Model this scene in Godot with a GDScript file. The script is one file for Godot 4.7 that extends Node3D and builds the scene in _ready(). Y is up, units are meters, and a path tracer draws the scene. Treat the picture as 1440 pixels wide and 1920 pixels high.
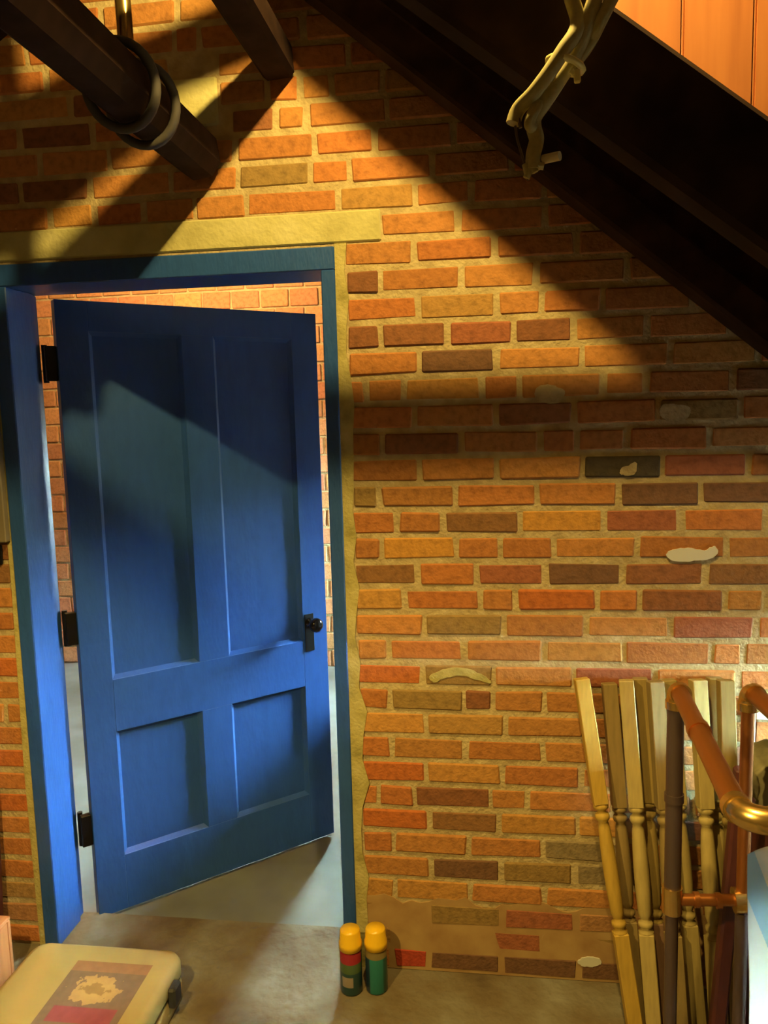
extends Node3D
# Attic gable wall of old brick with a blue four-panel door standing ajar.
# World: the brick face is the plane z = 0, the room lies at z > 0, the landing behind the door at z < 0, the floor is y = 0.

const FOCAL := 1478.0
const EYE := Vector3(0, 1.69, 2.224)
const YAW := 0.134
const PITCH := 0.1201
const ROLL := -0.0267
const LAMP := Vector3(-0.076, 3.089, 1.1)

var rng := RandomNumberGenerator.new()
var cam_f: Vector3
var cam_r: Vector3
var cam_u: Vector3
var used := {}

# ---------------------------------------------------------------- pixels to points
func ray(px: float, py: float) -> Vector3:
	return cam_f + cam_r * ((px - 720.0) / FOCAL) - cam_u * ((py - 960.0) / FOCAL)
func at_z(px: float, py: float, z: float) -> Vector3:
	var d := ray(px, py)
	return EYE + d * ((z - EYE.z) / d.z)
func proj(p: Vector3) -> Vector2:
	var v := p - EYE
	var w := v.dot(cam_f)
	if w < 0.05:
		return Vector2(-9999, -9999)
	return Vector2(720.0 + FOCAL * v.dot(cam_r) / w, 960.0 - FOCAL * v.dot(cam_u) / w)
# the point of the plane z on the way from the loft bulb to a spot of the wall
func shade_at(px: float, py: float, z: float) -> Vector2:
	var w := at_z(px, py, 0.0)
	var p := LAMP + (w - LAMP) * ((LAMP.z - z) / LAMP.z)
	return Vector2(p.x, p.y)

# ---------------------------------------------------------------- mesh helpers
func mb() -> SurfaceTool:
	var st := SurfaceTool.new()
	st.begin(Mesh.PRIMITIVE_TRIANGLES)
	st.set_smooth_group(-1)
	return st
func tri(st: SurfaceTool, a: Vector3, b: Vector3, c: Vector3, out: Vector3) -> void:
	if (c - a).cross(b - a).dot(out) < 0.0:
		var t := b; b = c; c = t
	st.add_vertex(a); st.add_vertex(b); st.add_vertex(c)
func quad(st: SurfaceTool, a: Vector3, b: Vector3, c: Vector3, d: Vector3, out: Vector3) -> void:
	tri(st, a, b, c, out); tri(st, a, c, d, out)
# a point of the chamfered box on face ax; warp holds four corner offsets and a tilt
func box_point(ax: int, s: Vector3, h: Vector3, bev: float, x: Transform3D, warp: Array) -> Vector3:
	var p := Vector3(s.x * (h.x - bev), s.y * (h.y - bev), s.z * (h.z - bev))
	p[ax] = s[ax] * h[ax]
	if warp.size() == 5:
		var u := clampf(p.x / h.x * 0.5 + 0.5, 0, 1)
		var v := clampf(p.y / h.y * 0.5 + 0.5, 0, 1)
		var o: Vector2 = warp[0].lerp(warp[1], u).lerp(warp[2].lerp(warp[3], u), v)
		p += Vector3(o.x, o.y, (warp[4].x * (u - 0.5) + warp[4].y * (v - 0.5)) * (1.0 if p.z > 0 else 0.0))
	return x * p
# a box with chamfered edges
func bbox(st: SurfaceTool, x: Transform3D, size: Vector3, bev := 0.004, warp := []) -> void:
	var h := size * 0.5
	bev = minf(bev, minf(h.x, minf(h.y, h.z)) * 0.9)
	var cen := x.origin
	for ax in 3:
		var a1: int = (ax + 1) % 3
		var a2: int = (ax + 2) % 3
		for sg in [-1.0, 1.0]:
			var c: Array[Vector3] = []
			for k in [[-1, -1], [1, -1], [1, 1], [-1, 1]]:
				var s := Vector3.ZERO
				s[ax] = sg; s[a1] = k[0]; s[a2] = k[1]
				c.append(box_point(ax, s, h, bev, x, warp))
			quad(st, c[0], c[1], c[2], c[3], (c[0] + c[2]) * 0.5 - cen)
		# edges shared by faces ax and a1, running along a2
		for sa in [-1.0, 1.0]:
			for sb in [-1.0, 1.0]:
				var s0 := Vector3.ZERO
				s0[ax] = sa; s0[a1] = sb; s0[a2] = -1.0
				var s1 := s0
				s1[a2] = 1.0
				var q0: Vector3 = box_point(ax, s0, h, bev, x, warp)
				var q1: Vector3 = box_point(ax, s1, h, bev, x, warp)
				var q2: Vector3 = box_point(a1, s1, h, bev, x, warp)
				var q3: Vector3 = box_point(a1, s0, h, bev, x, warp)
				quad(st, q0, q1, q2, q3, (q0 + q2) * 0.5 - cen)
	for i in 8:
		var s := Vector3(1 if i & 1 else -1, 1 if i & 2 else -1, 1 if i & 4 else -1)
		var a: Vector3 = box_point(0, s, h, bev, x, warp)
		tri(st, a, box_point(1, s, h, bev, x, warp), box_point(2, s, h, bev, x, warp), a - cen)
func span(st: SurfaceTool, lo: Vector3, hi: Vector3, bev := 0.003) -> void:
	bbox(st, Transform3D(Basis.IDENTITY, (lo + hi) * 0.5), hi - lo, bev)
# a bar of rectangular section between two points; up_hint fixes its roll
func bar(st: SurfaceTool, a: Vector3, b: Vector3, w: float, h: float, up_hint := Vector3.UP, bev := 0.004) -> void:
	var y := (b - a).normalized()
	var z := (up_hint - y * up_hint.dot(y)).normalized()
	var x := y.cross(z)
	bbox(st, Transform3D(Basis(x, y, z), (a + b) * 0.5), Vector3(w, (b - a).length(), h), bev)
# a polygon in xy pulled from z0 to z1
func prism(st: SurfaceTool, poly: PackedVector2Array, z0: float, z1: float) -> void:
	var idx := Geometry2D.triangulate_polygon(poly)
	for i in range(0, idx.size(), 3):
		for z in [[z0, Vector3.FORWARD], [z1, Vector3.BACK]]:
			var zz: float = z[0]
			tri(st, Vector3(poly[idx[i]].x, poly[idx[i]].y, zz), Vector3(poly[idx[i + 1]].x, poly[idx[i + 1]].y, zz), Vector3(poly[idx[i + 2]].x, poly[idx[i + 2]].y, zz), z[1])
	var area := 0.0
	for i in poly.size():
		area += poly[i].cross(poly[(i + 1) % poly.size()])
	for i in poly.size():
		var a := poly[i]
		var b := poly[(i + 1) % poly.size()]
		var n := Vector3(b.y - a.y, a.x - b.x, 0) * signf(area)
		quad(st, Vector3(a.x, a.y, z0), Vector3(b.x, b.y, z0), Vector3(b.x, b.y, z1), Vector3(a.x, a.y, z1), n)
# a turned shape: profile of (radius, height) about the axis of the transform's y
func lathe(st: SurfaceTool, x: Transform3D, prof: Array, seg := 20, uv := false) -> void:
	st.set_smooth_group(0)
	for i in prof.size() - 1:
		var p: Vector2 = prof[i]
		var q: Vector2 = prof[i + 1]
		var nr := Vector2(q.y - p.y, p.x - q.x)
		for k in seg:
			var a0 := TAU * k / seg
			var a1 := TAU * (k + 1) / seg
			var d0 := Vector3(cos(a0), 0, sin(a0))
			var d1 := Vector3(cos(a1), 0, sin(a1))
			var v := [d0 * p.x + Vector3.UP * p.y, d1 * p.x + Vector3.UP * p.y, d1 * q.x + Vector3.UP * q.y, d0 * q.x + Vector3.UP * q.y]
			var out: Vector3 = x.basis * ((d0 + d1) * 0.5 * nr.x + Vector3.UP * nr.y)
			var t := [Vector2(float(k) / seg, p.y), Vector2(float(k + 1) / seg, p.y), Vector2(float(k + 1) / seg, q.y), Vector2(float(k) / seg, q.y)]
			for o in [[0, 1, 2], [0, 2, 3]]:
				var w: Array = o.duplicate()
				var a: Vector3 = x * v[w[0]]
				var b: Vector3 = x * v[w[1]]
				var c: Vector3 = x * v[w[2]]
				if (b - a).cross(c - a).length() < 1e-10:
					continue
				if (c - a).cross(b - a).dot(out) < 0.0:
					var s = w[1]; w[1] = w[2]; w[2] = s
				for j in w:
					if uv:
						st.set_uv(t[j])
					st.add_vertex(x * v[j])
	st.set_smooth_group(-1)
# a tube swept along points; radius may vary
func tube(st: SurfaceTool, pts: Array, rad, seg := 10, closed := false) -> void:
	st.set_smooth_group(0)
	var n := pts.size()
	var rings: Array = []
	var up := Vector3(0.31, 0.42, 0.85)
	for i in n:
		var prev: Vector3 = pts[(i - 1 + n) % n] if closed or i > 0 else pts[i]
		var next: Vector3 = pts[(i + 1) % n] if closed or i < n - 1 else pts[i]
		var t := (next - prev).normalized()
		up = (up - t * up.dot(t)).normalized()
		var s := t.cross(up)
		var r: float = rad[i] if rad is Array else rad
		var ring: Array = []
		for k in seg:
			var a := TAU * k / seg
			ring.append(pts[i] + (s * cos(a) + up * sin(a)) * r)
		rings.append(ring)
	for i in (n if closed else n - 1):
		var r0: Array = rings[i]
		var r1: Array = rings[(i + 1) % n]
		var c: Vector3 = (pts[i] + pts[(i + 1) % n]) * 0.5
		for k in seg:
			var k1 := (k + 1) % seg
			quad(st, r0[k], r0[k1], r1[k1], r1[k], (r0[k] + r1[k1]) * 0.5 - c)
	if not closed:
		for e in [0, n - 1]:
			var inn: int = 1 if e == 0 else n - 2
			st.set_smooth_group(-1)
			for k in seg:
				tri(st, pts[e], rings[e][k], rings[e][(k + 1) % seg], pts[e] - pts[inn])
	st.set_smooth_group(-1)
func curve(pts: Array, steps := 6) -> Array:
	var out: Array = []
	for i in pts.size() - 1:
		var p0: Vector3 = pts[maxi(i - 1, 0)]
		var p3: Vector3 = pts[mini(i + 2, pts.size() - 1)]
		for k in steps:
			out.append(pts[i].cubic_interpolate(pts[i + 1], p0, p3, float(k) / steps))
	out.append(pts[-1])
	return out

# ---------------------------------------------------------------- nodes
func numbered(called: String) -> String:
	used[called] = used.get(called, -1) + 1
	return called if used[called] == 0 else "%s_%03d" % [called, used[called]]
func obj(called: String, st: SurfaceTool, m: Material, parent: Node = null) -> MeshInstance3D:
	st.generate_normals()
	var o := MeshInstance3D.new()
	o.mesh = st.commit()
	o.material_override = m
	o.cast_shadow = GeometryInstance3D.SHADOW_CASTING_SETTING_ON
	if parent == null:
		o.name = numbered(called)
		add_child(o, true)
	else:
		o.name = called
		parent.add_child(o, true)
	return o
func tag(o: Node, label: String, category: String, group := "") -> Node:
	o.set_meta("label", label); o.set_meta("category", category)
	if group:
		o.set_meta("group", group)
	return o
func thing(called: String, label: String, category: String, at := Vector3.ZERO, group := "") -> Node3D:
	var o := Node3D.new()
	o.name = numbered(called)
	add_child(o, true)
	o.position = at
	tag(o, label, category, group)
	return o
func struct(o: Node, label := "") -> Node:
	o.set_meta("kind", "structure")
	if label:
		o.set_meta("label", label)
	return o
func holder(called: String, parent: Node = null) -> Node3D:
	var o := Node3D.new()
	o.name = numbered(called) if parent == null else called
	(self if parent == null else parent).add_child(o, true)
	return o

# ---------------------------------------------------------------- materials
func srgb(c: Color) -> Color:
	return c.linear_to_srgb()
func lin(r: float, g: float, b: float) -> Color:
	return Color(r, g, b)
func noise_tex(sd: int, freq: float, ramp: Array, size := 256, octaves := 4, type := FastNoiseLite.TYPE_SIMPLEX_SMOOTH) -> ImageTexture:
	var n := FastNoiseLite.new()
	n.seed = sd; n.frequency = freq; n.noise_type = type; n.fractal_octaves = octaves
	var g := n.get_seamless_image(size, size)
	var img := Image.create(size, size, false, Image.FORMAT_RGB8)
	for y in size:
		for x in size:
			var v := g.get_pixel(x, y).r * (ramp.size() - 1)
			var i := clampi(int(v), 0, ramp.size() - 2)
			img.set_pixel(x, y, srgb(ramp[i].lerp(ramp[i + 1], v - i)))
	return ImageTexture.create_from_image(img)
func bump_tex(sd: int, freq: float, strength: float, size := 256) -> ImageTexture:
	var n := FastNoiseLite.new()
	n.seed = sd; n.frequency = freq; n.fractal_octaves = 4
	var g := n.get_seamless_image(size, size)
	g.bump_map_to_normal_map(strength)
	return ImageTexture.create_from_image(g)
func mat(c: Color, rough := 0.8, metal := 0.0) -> StandardMaterial3D:
	var m := StandardMaterial3D.new()
	m.albedo_color = srgb(c); m.roughness = rough; m.metallic = metal
	return m
func textured(c: Color, tex: Texture2D, scale: Vector3, rough := 0.85, normal: Texture2D = null, nscale := 0.5) -> StandardMaterial3D:
	var m := mat(c, rough)
	m.albedo_texture = tex
	m.uv1_triplanar = true; m.uv1_world_triplanar = true; m.uv1_scale = scale
	if normal:
		m.normal_enabled = true; m.normal_texture = normal; m.normal_scale = nscale
	return m
func grey_ramp(lo: float, hi: float) -> Array:
	return [lin(lo, lo, lo), lin(lerpf(lo, hi, 0.6), lerpf(lo, hi, 0.6), lerpf(lo, hi, 0.6)), lin(hi, hi, hi)]

var M := {}
func make_materials() -> void:
	var grain := noise_tex(11, 0.02, [lin(0.62, 0.6, 0.58), lin(0.85, 0.84, 0.83), lin(1, 1, 1), lin(1, 0.98, 0.94)], 512, 5)
	var rough_n := bump_tex(12, 0.05, 6.0, 512)
	M.brick = textured(lin(1, 1, 1), grain, Vector3(3.1, 3.1, 3.1), 0.9, rough_n, 0.35)
	M.brick.vertex_color_use_as_albedo = true
	M.mortar = textured(lin(1, 1, 1), noise_tex(21, 0.012, [lin(0.34, 0.26, 0.145), lin(0.44, 0.35, 0.2), lin(0.52, 0.43, 0.27)], 512, 5), Vector3(2.3, 2.3, 2.3), 0.95, rough_n, 0.5)
	M.fillet = textured(lin(1, 1, 1), noise_tex(22, 0.015, [lin(0.28, 0.25, 0.09), lin(0.42, 0.37, 0.15), lin(0.5, 0.45, 0.22)], 256, 4), Vector3(3, 3, 3), 0.95, rough_n, 0.35)
	M.lintel = textured(lin(1, 1, 1), noise_tex(23, 0.01, [lin(0.4, 0.37, 0.17), lin(0.5, 0.47, 0.23), lin(0.56, 0.53, 0.3)], 256, 5), Vector3(1.7, 1.7, 1.7), 0.95, rough_n, 0.25)
	M.floor = textured(lin(1, 1, 1), noise_tex(31, 0.006, [lin(0.09, 0.06, 0.035), lin(0.15, 0.115, 0.07), lin(0.19, 0.17, 0.13), lin(0.26, 0.26, 0.24)], 512, 5), Vector3(0.9, 0.9, 0.9), 0.8, rough_n, 0.25)
	M.floor_back = textured(lin(1, 1, 1), noise_tex(32, 0.006, [lin(0.11, 0.11, 0.1), lin(0.17, 0.185, 0.185), lin(0.23, 0.26, 0.27)], 256, 5), Vector3(0.8, 0.8, 0.8), 0.7)
	var brush := noise_tex(41, 0.02, grey_ramp(0.82, 1.0), 256, 4)
	M.paint = textured(lin(0.023, 0.088, 0.36), brush, Vector3(6, 1.2, 6), 0.38, bump_tex(42, 0.06, 2.0), 0.25)
	M.black_iron = mat(lin(0.012, 0.011, 0.012), 0.45, 0.6)
	M.knob = mat(lin(0.008, 0.008, 0.009), 0.15, 0.0)
	var dark_grain := noise_tex(51, 0.02, [lin(0.016, 0.0085, 0.007), lin(0.03, 0.016, 0.013), lin(0.05, 0.028, 0.022)], 256, 4)
	M.timber = textured(lin(1, 1, 1), dark_grain, Vector3(2, 2, 2), 0.8)
	M.timber.metallic_specular = 0.2
	M.roofing = textured(lin(0.8, 0.8, 0.8), dark_grain, Vector3(1, 1, 1), 0.9)
	M.timber_brown = textured(lin(0.16, 0.09, 0.05), noise_tex(55, 0.02, grey_ramp(0.7, 1.0), 128, 3), Vector3(2, 2, 2), 0.7)
	M.boards = textured(lin(1, 1, 1), noise_tex(52, 0.015, [lin(0.36, 0.12, 0.04), lin(0.43, 0.15, 0.05), lin(0.48, 0.18, 0.06)], 256, 4), Vector3(6, 0.6, 6), 0.6)
	M.plaster = textured(lin(1, 1, 1), noise_tex(53, 0.01, [lin(0.05, 0.034, 0.025), lin(0.075, 0.05, 0.036)], 128, 3), Vector3(1, 1, 1), 0.95)
	M.pale_wall = textured(lin(1, 1, 1), noise_tex(54, 0.01, [lin(0.14, 0.11, 0.085), lin(0.19, 0.15, 0.12)], 128, 3), Vector3(1, 1, 1), 0.95)
	M.glass = mat(Color(0.9, 0.95, 0.95, 1), 0.02)
	M.glass.transparency = BaseMaterial3D.TRANSPARENCY_ALPHA
	M.glass.albedo_color.a = 0.08
	M.white_paint = mat(lin(0.6, 0.6, 0.58), 0.6)
	var wood := noise_tex(61, 0.03, grey_ramp(0.7, 1.0), 256, 4)
	M.pines = []
	for c in [lin(0.52, 0.34, 0.06), lin(0.27, 0.19, 0.075), lin(0.47, 0.37, 0.15), lin(0.31, 0.22, 0.07), lin(0.36, 0.28, 0.11), lin(0.2, 0.11, 0.07), lin(0.29, 0.21, 0.085)]:
		M.pines.append(textured(c, wood, Vector3(9, 1.3, 9), 0.7))
	M.copper = mat(lin(0.46, 0.18, 0.055), 0.32, 0.85)
	M.brass = mat(lin(0.78, 0.54, 0.2), 0.25, 0.95)
	M.steel = mat(lin(0.14, 0.1, 0.1), 0.35, 0.6)
	M.red_wood = textured(lin(0.09, 0.022, 0.02), wood, Vector3(8, 1.5, 8), 0.5)
	M.cable = textured(lin(0.5, 0.44, 0.2), wood, Vector3(12, 12, 12), 0.75)
	M.cable_tie = mat(lin(0.85, 0.78, 0.36), 0.4)
	M.tag_white = mat(lin(0.6, 0.52, 0.36), 0.6)
	M.wire = mat(lin(0.1, 0.07, 0.05), 0.5)
	M.ring = mat(lin(0.06, 0.055, 0.058), 0.7)
	M.yellow_cap = mat(lin(0.85, 0.52, 0.02), 0.3)
	M.canvas = textured(lin(0.26, 0.24, 0.14), wood, Vector3(7, 7, 7), 0.95)
	M.enamel = mat(lin(0.06, 0.07, 0.06), 0.5)
	M.cord = mat(lin(0.03, 0.03, 0.03), 0.6)
	M.bulb = mat(lin(1, 0.8, 0.5), 0.4)
	M.bulb.emission_enabled = true
	M.bulb.emission = Color(1.0, 0.72, 0.32)
	M.bulb.emission_energy_multiplier = 0.6

# ---------------------------------------------------------------- light
func set_view() -> void:
	cam_f = Vector3(-sin(YAW) * cos(PITCH), -sin(PITCH), -cos(YAW) * cos(PITCH))
	var r := cam_f.cross(Vector3.UP).normalized()
	var u := r.cross(cam_f)
	cam_r = r * cos(ROLL) + u * sin(ROLL)
	cam_u = u * cos(ROLL) - r * sin(ROLL)
	var cam := Camera3D.new()
	cam.name = "camera"
	add_child(cam)
	cam.transform = Transform3D(Basis(cam_r, cam_u, -cam_f), EYE)
	cam.fov = rad_to_deg(2.0 * atan(960.0 / FOCAL))
	cam.near = 0.02
	cam.current = true
	# overcast daylight outside the windows
	var sky := ProceduralSkyMaterial.new()
	sky.sky_top_color = Color(0.85, 1.0, 0.98)
	sky.sky_horizon_color = Color(0.85, 1.0, 0.98)
	sky.ground_bottom_color = Color(0.2, 0.22, 0.2)
	sky.ground_horizon_color = Color(0.3, 0.33, 0.32)
	sky.energy_multiplier = 700.0
	var env := Environment.new()
	env.background_mode = Environment.BG_SKY
	env.sky = Sky.new()
	env.sky.sky_material = sky
	env.tonemap_mode = Environment.TONE_MAPPER_LINEAR
	env.tonemap_exposure = 1.0
	env.sdfgi_enabled = true
	env.ssao_enabled = true
	env.ssil_enabled = true
	var we := WorldEnvironment.new()
	we.name = "environment"
	we.environment = env
	add_child(we)
func lamp_light(parent: Node, at: Vector3, energy: float, color: Color, size: float) -> void:
	var l := OmniLight3D.new()
	l.name = "lamp_light"
	parent.add_child(l, true)
	l.position = at
	l.light_energy = energy; l.light_color = color; l.light_size = size
	l.omni_range = 12.0; l.omni_attenuation = 2.0
	l.shadow_enabled = true
func bulb_lamp(label: String, at: Vector3, top: float, energy: float, color: Color, size: float, shade := false) -> void:
	var t := thing("pendant_lamp" if shade else "hanging_bulb", label, "lamp", at)
	var st := mb()
	lathe(st, Transform3D.IDENTITY, [Vector2(0, -size), Vector2(size * 0.6, -size * 0.8), Vector2(size, 0), Vector2(size * 0.75, size * 0.75), Vector2(size * 0.4, size * 1.4), Vector2(size * 0.4, size * 1.7), Vector2(0, size * 1.7)], 16)
	obj("bulb", st, M.bulb, t)
	st = mb()
	lathe(st, Transform3D.IDENTITY, [Vector2(0, size * 1.7), Vector2(size * 0.6, size * 1.7), Vector2(size * 0.6, size * 2.9), Vector2(size * 0.2, size * 3.3), Vector2(0, size * 3.3)], 14)
	obj("socket", st, M.cord, t)
	st = mb()
	tube(st, [Vector3(0, size * 3.2, 0), Vector3(0, top - at.y, 0)], 0.004, 6)
	obj("flex", st, M.cord, t)
	if shade:
		st = mb()
		lathe(st, Transform3D.IDENTITY, [Vector2(0.025, 0.13), Vector2(0.05, 0.12), Vector2(0.17, -0.08), Vector2(0.173, -0.08), Vector2(0.053, 0.124), Vector2(0.025, 0.134), Vector2(0.025, 0.13)], 28)
		obj("lamp_shade", st, M.enamel, t)
	lamp_light(t, Vector3.ZERO, energy, color, size)

# ---------------------------------------------------------------- the shell
func roof_y(x: float) -> float:
	return 3.9 - 0.83 * absf(x + 0.55)
func gable(x0: float, x1: float, y0: float) -> PackedVector2Array:
	var p := PackedVector2Array([Vector2(x0, y0), Vector2(x1, y0), Vector2(x1, roof_y(x1) + 0.03)])
	if x0 < -0.55 and x1 > -0.55:
		p.append(Vector2(-0.55, 3.93))
	p.append(Vector2(x0, roof_y(x0) + 0.03))
	return p
func wall_x(st: SurfaceTool, x0: float, x1: float, z0: float, z1: float, y0: float, y1: float, hole: Array) -> void:
	# a wall across x, with a window hole [z0, z1, y0, y1]
	span(st, Vector3(x0, y0, z0), Vector3(x1, hole[2], z1), 0.001)
	span(st, Vector3(x0, hole[3], z0), Vector3(x1, y1, z1), 0.001)
	span(st, Vector3(x0, hole[2], z0), Vector3(x1, hole[3], hole[0]), 0.001)
	span(st, Vector3(x0, hole[2], hole[1]), Vector3(x1, hole[3], z1), 0.001)
func window_in(called: String, label: String, lo: Vector3, hi: Vector3) -> void:
	# a window of two lights filling the opening lo..hi, thin along x or z
	var w := holder(called)
	struct(w, label)
	var along_x := hi.x - lo.x > hi.z - lo.z
	var a := Vector3(1, 0, 0) if along_x else Vector3(0, 0, 1)
	var d := Vector3(0, 0, 1) if along_x else Vector3(1, 0, 0)
	var mid := (lo + hi) * 0.5
	var half := (hi - lo) * 0.5
	var wid: float = half.dot(a)
	for s in [-1.0, 1.0]:
		var st := mb()
		bbox(st, Transform3D(Basis.IDENTITY, mid + a * (wid - 0.02) * s), a * 0.04 + d * 0.05 + Vector3.UP * half.y * 2.0, 0.003)
		obj("window_stile", st, M.white_paint, w)
		st = mb()
		bbox(st, Transform3D(Basis.IDENTITY, mid + Vector3.UP * (half.y - 0.02) * s), a * (wid * 2.0 - 0.08) + d * 0.05 + Vector3.UP * 0.04, 0.003)
		obj("window_rail", st, M.white_paint, w)
		st = mb()
		bbox(st, Transform3D(Basis.IDENTITY, mid + a * wid * 0.5 * s), a * (wid - 0.05) + d * 0.004 + Vector3.UP * (half.y * 2.0 - 0.08), 0.0005)
		obj("pane", st, M.glass, w)
	var sm := mb()
	bbox(sm, Transform3D(Basis.IDENTITY, mid), a * 0.03 + d * 0.045 + Vector3.UP * (half.y * 2.0 - 0.08), 0.003)
	obj("glazing_bar", sm, M.white_paint, w)
func build_shell() -> void:
	var st := mb()
	span(st, Vector3(-2.5, -0.15, -0.185), Vector3(1.7, 0, 3.6), 0.004)
	struct(obj("floor", st, M.floor), "dusty brown and grey concrete floor in front of the brick wall")
	st = mb()
	span(st, Vector3(-3.7, -0.15, -3.3), Vector3(1.2, -0.03, -0.186), 0.002)
	struct(obj("floor_back", st, M.floor_back), "pale daylit floor of the landing behind the blue door")
	# room walls
	st = mb()
	span(st, Vector3(-2.5, 0, 0), Vector3(-2.3, 2.55, 3.6), 0.001)
	struct(obj("wall_left", st, M.plaster))
	st = mb()
	wall_x(st, 1.5, 1.7, 0.0, 0.7, 0.0, 2.35, [0.12, 0.4, 0.7, 1.18])
	wall_x(st, 1.5, 1.7, 0.7, 3.6, 0.0, 2.35, [1.13, 1.38, 0.72, 1.02])
	struct(obj("wall_right", st, M.plaster))
	window_in("window_3", "small window in the right wall beside the gable", Vector3(1.56, 0.7, 0.12), Vector3(1.61, 1.18, 0.4))
	window_in("added_window_4", "small window added in the right wall to light the hanging sheet", Vector3(1.56, 0.72, 1.13), Vector3(1.61, 1.02, 1.38))  # opening added so daylight reaches the front of the sheet
	st = mb()
	prism(st, gable(-2.3, 1.5, 0.0), 3.4, 3.6)
	struct(obj("wall_front", st, M.plaster))
	# roof slopes
	st = mb()
	for s in [[-2.6, -0.55], [-0.55, 1.8]]:
		var y0 := roof_y(s[0])
		var y1 := roof_y(s[1])
		prism(st, PackedVector2Array([Vector2(s[0], y0), Vector2(s[1], y1), Vector2(s[1], y1 + 0.12), Vector2(s[0], y0 + 0.12)]), -0.2, 3.6)
	struct(obj("ceiling", st, M.roofing), "dark sloping roof lining over the room")
	# unseen building added outside the landing window to hide the low sky
	st = mb()
	span(st, Vector3(3.6, -3.0, -9.0), Vector3(6.0, 1.9, -0.5), 0.02)
	prism(st, PackedVector2Array([Vector2(3.4, 1.85), Vector2(6.2, 1.85), Vector2(6.2, 1.95), Vector2(4.8, 2.5)]), -9.2, -0.4)
	tag(obj("sky_blocker", st, M.plaster), "added unseen building hiding the low sky from the landing window", "building")
	# dark lining added on the landing side of the gable, cuts bounce onto the door
	st = mb()
	span(st, Vector3(-0.415, -0.03, -0.2), Vector3(0.95, 2.95, -0.181), 0.001)
	span(st, Vector3(-2.3, -0.03, -0.2), Vector3(-1.46, 2.95, -0.181), 0.001)
	struct(obj("wall_landing_lining", st, M.pale_wall))
	# landing behind the door
	st = mb()
	span(st, Vector3(-3.7, -0.15, -3.3), Vector3(-3.5, 3.0, -0.18), 0.001)
	span(st, Vector3(-3.7, -0.15, -0.18), Vector3(-2.3, 3.0, -0.03), 0.001)
	struct(obj("wall_landing_left", st, M.pale_wall))
	st = mb()
	wall_x(st, 0.95, 1.15, -3.3, -0.18, -0.15, 3.0, [-2.1, -1.4, 1.22, 1.85])
	struct(obj("wall_landing_right", st, M.pale_wall))
	window_in("window_2", "window in the right wall of the landing", Vector3(1.0, 1.22, -2.1), Vector3(1.05, 1.85, -1.4))
	st = mb()
	span(st, Vector3(-3.7, 2.95, -3.3), Vector3(1.2, 3.1, -0.18), 0.001)
	struct(obj("ceiling_back", st, M.pale_wall))

# ---------------------------------------------------------------- bricks
const COURSE := 0.075
# vertical joints of each course as read off the photograph (pixels along the middle of the course); course k lies below bed joint k, joint 30 is the floor
const JOINTS := {
	-7: [325, 371, 567, 720, 870, 1020], -6: [86, 240, 357, 500, 652, 800, 950], -5: [-20, 131, 270, 400, 500, 562, 621, 716, 860, 1010],
	-4: [35, 172, 320, 430, 516, 574, 727, 880, 1030], -3: [75, 203, 340, 440, 590, 702, 850, 1000, 1150], -2: [37, 167, 320, 446, 582, 655, 809, 960, 1110],
	-1: [-60, 92, 176, 268, 365, 461, 635, 779, 884, 1022, 1175, 1330], 0: [858, 1022, 1175, 1330, 1480], 1: [776, 927, 1082, 1235, 1390],
	2: [712, 864, 1006, 1177, 1330], 3: [785, 932, 1016, 1131, 1299, 1440], 4: [713, 840, 964, 1075, 1212, 1370], 5: [786, 932, 1092, 1257, 1423],
	6: [686, 757, 903, 974, 1131, 1212, 1376], 7: [777, 929, 1076, 1234, 1390], 8: [717, 863, 1014, 1081, 1177, 1330], 9: [786, 932, 1092, 1241, 1405],
	10: [711, 855, 1006, 1161, 1312], 11: [744, 832, 973, 1133, 1277, 1438], 12: [715, 857, 939, 1037, 1196, 1361], 13: [785, 892, 1023, 1167, 1324],
	14: [758, 900, 967, 1122, 1198, 1359, 1437], 15: [796, 945, 1098, 1258, 1417], 16: [728, 870, 1021, 1172, 1334, 1394], 17: [794, 926, 1077, 1229, 1383],
	18: [731, 870, 924, 1021, 1175, 1330], 19: [799, 946, 1100, 1255, 1410], 20: [735, 873, 1019, 1170, 1325], 21: [799, 941, 1089, 1240, 1395],
	22: [711, 776, 920, 990, 1150, 1300], 23: [805, 937, 1083, 1235, 1390], 24: [737, 879, 1021, 1170, 1320], 25: [807, 941, 1077, 1230, 1380],
	26: [741, 881, 1021, 1165, 1310], 27: [805, 942, 1080, 1225, 1370], 28: [740, 880, 1020, 1160, 1300], 29: [737, 803, 940, 1085, 1230, 1375]}
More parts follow.
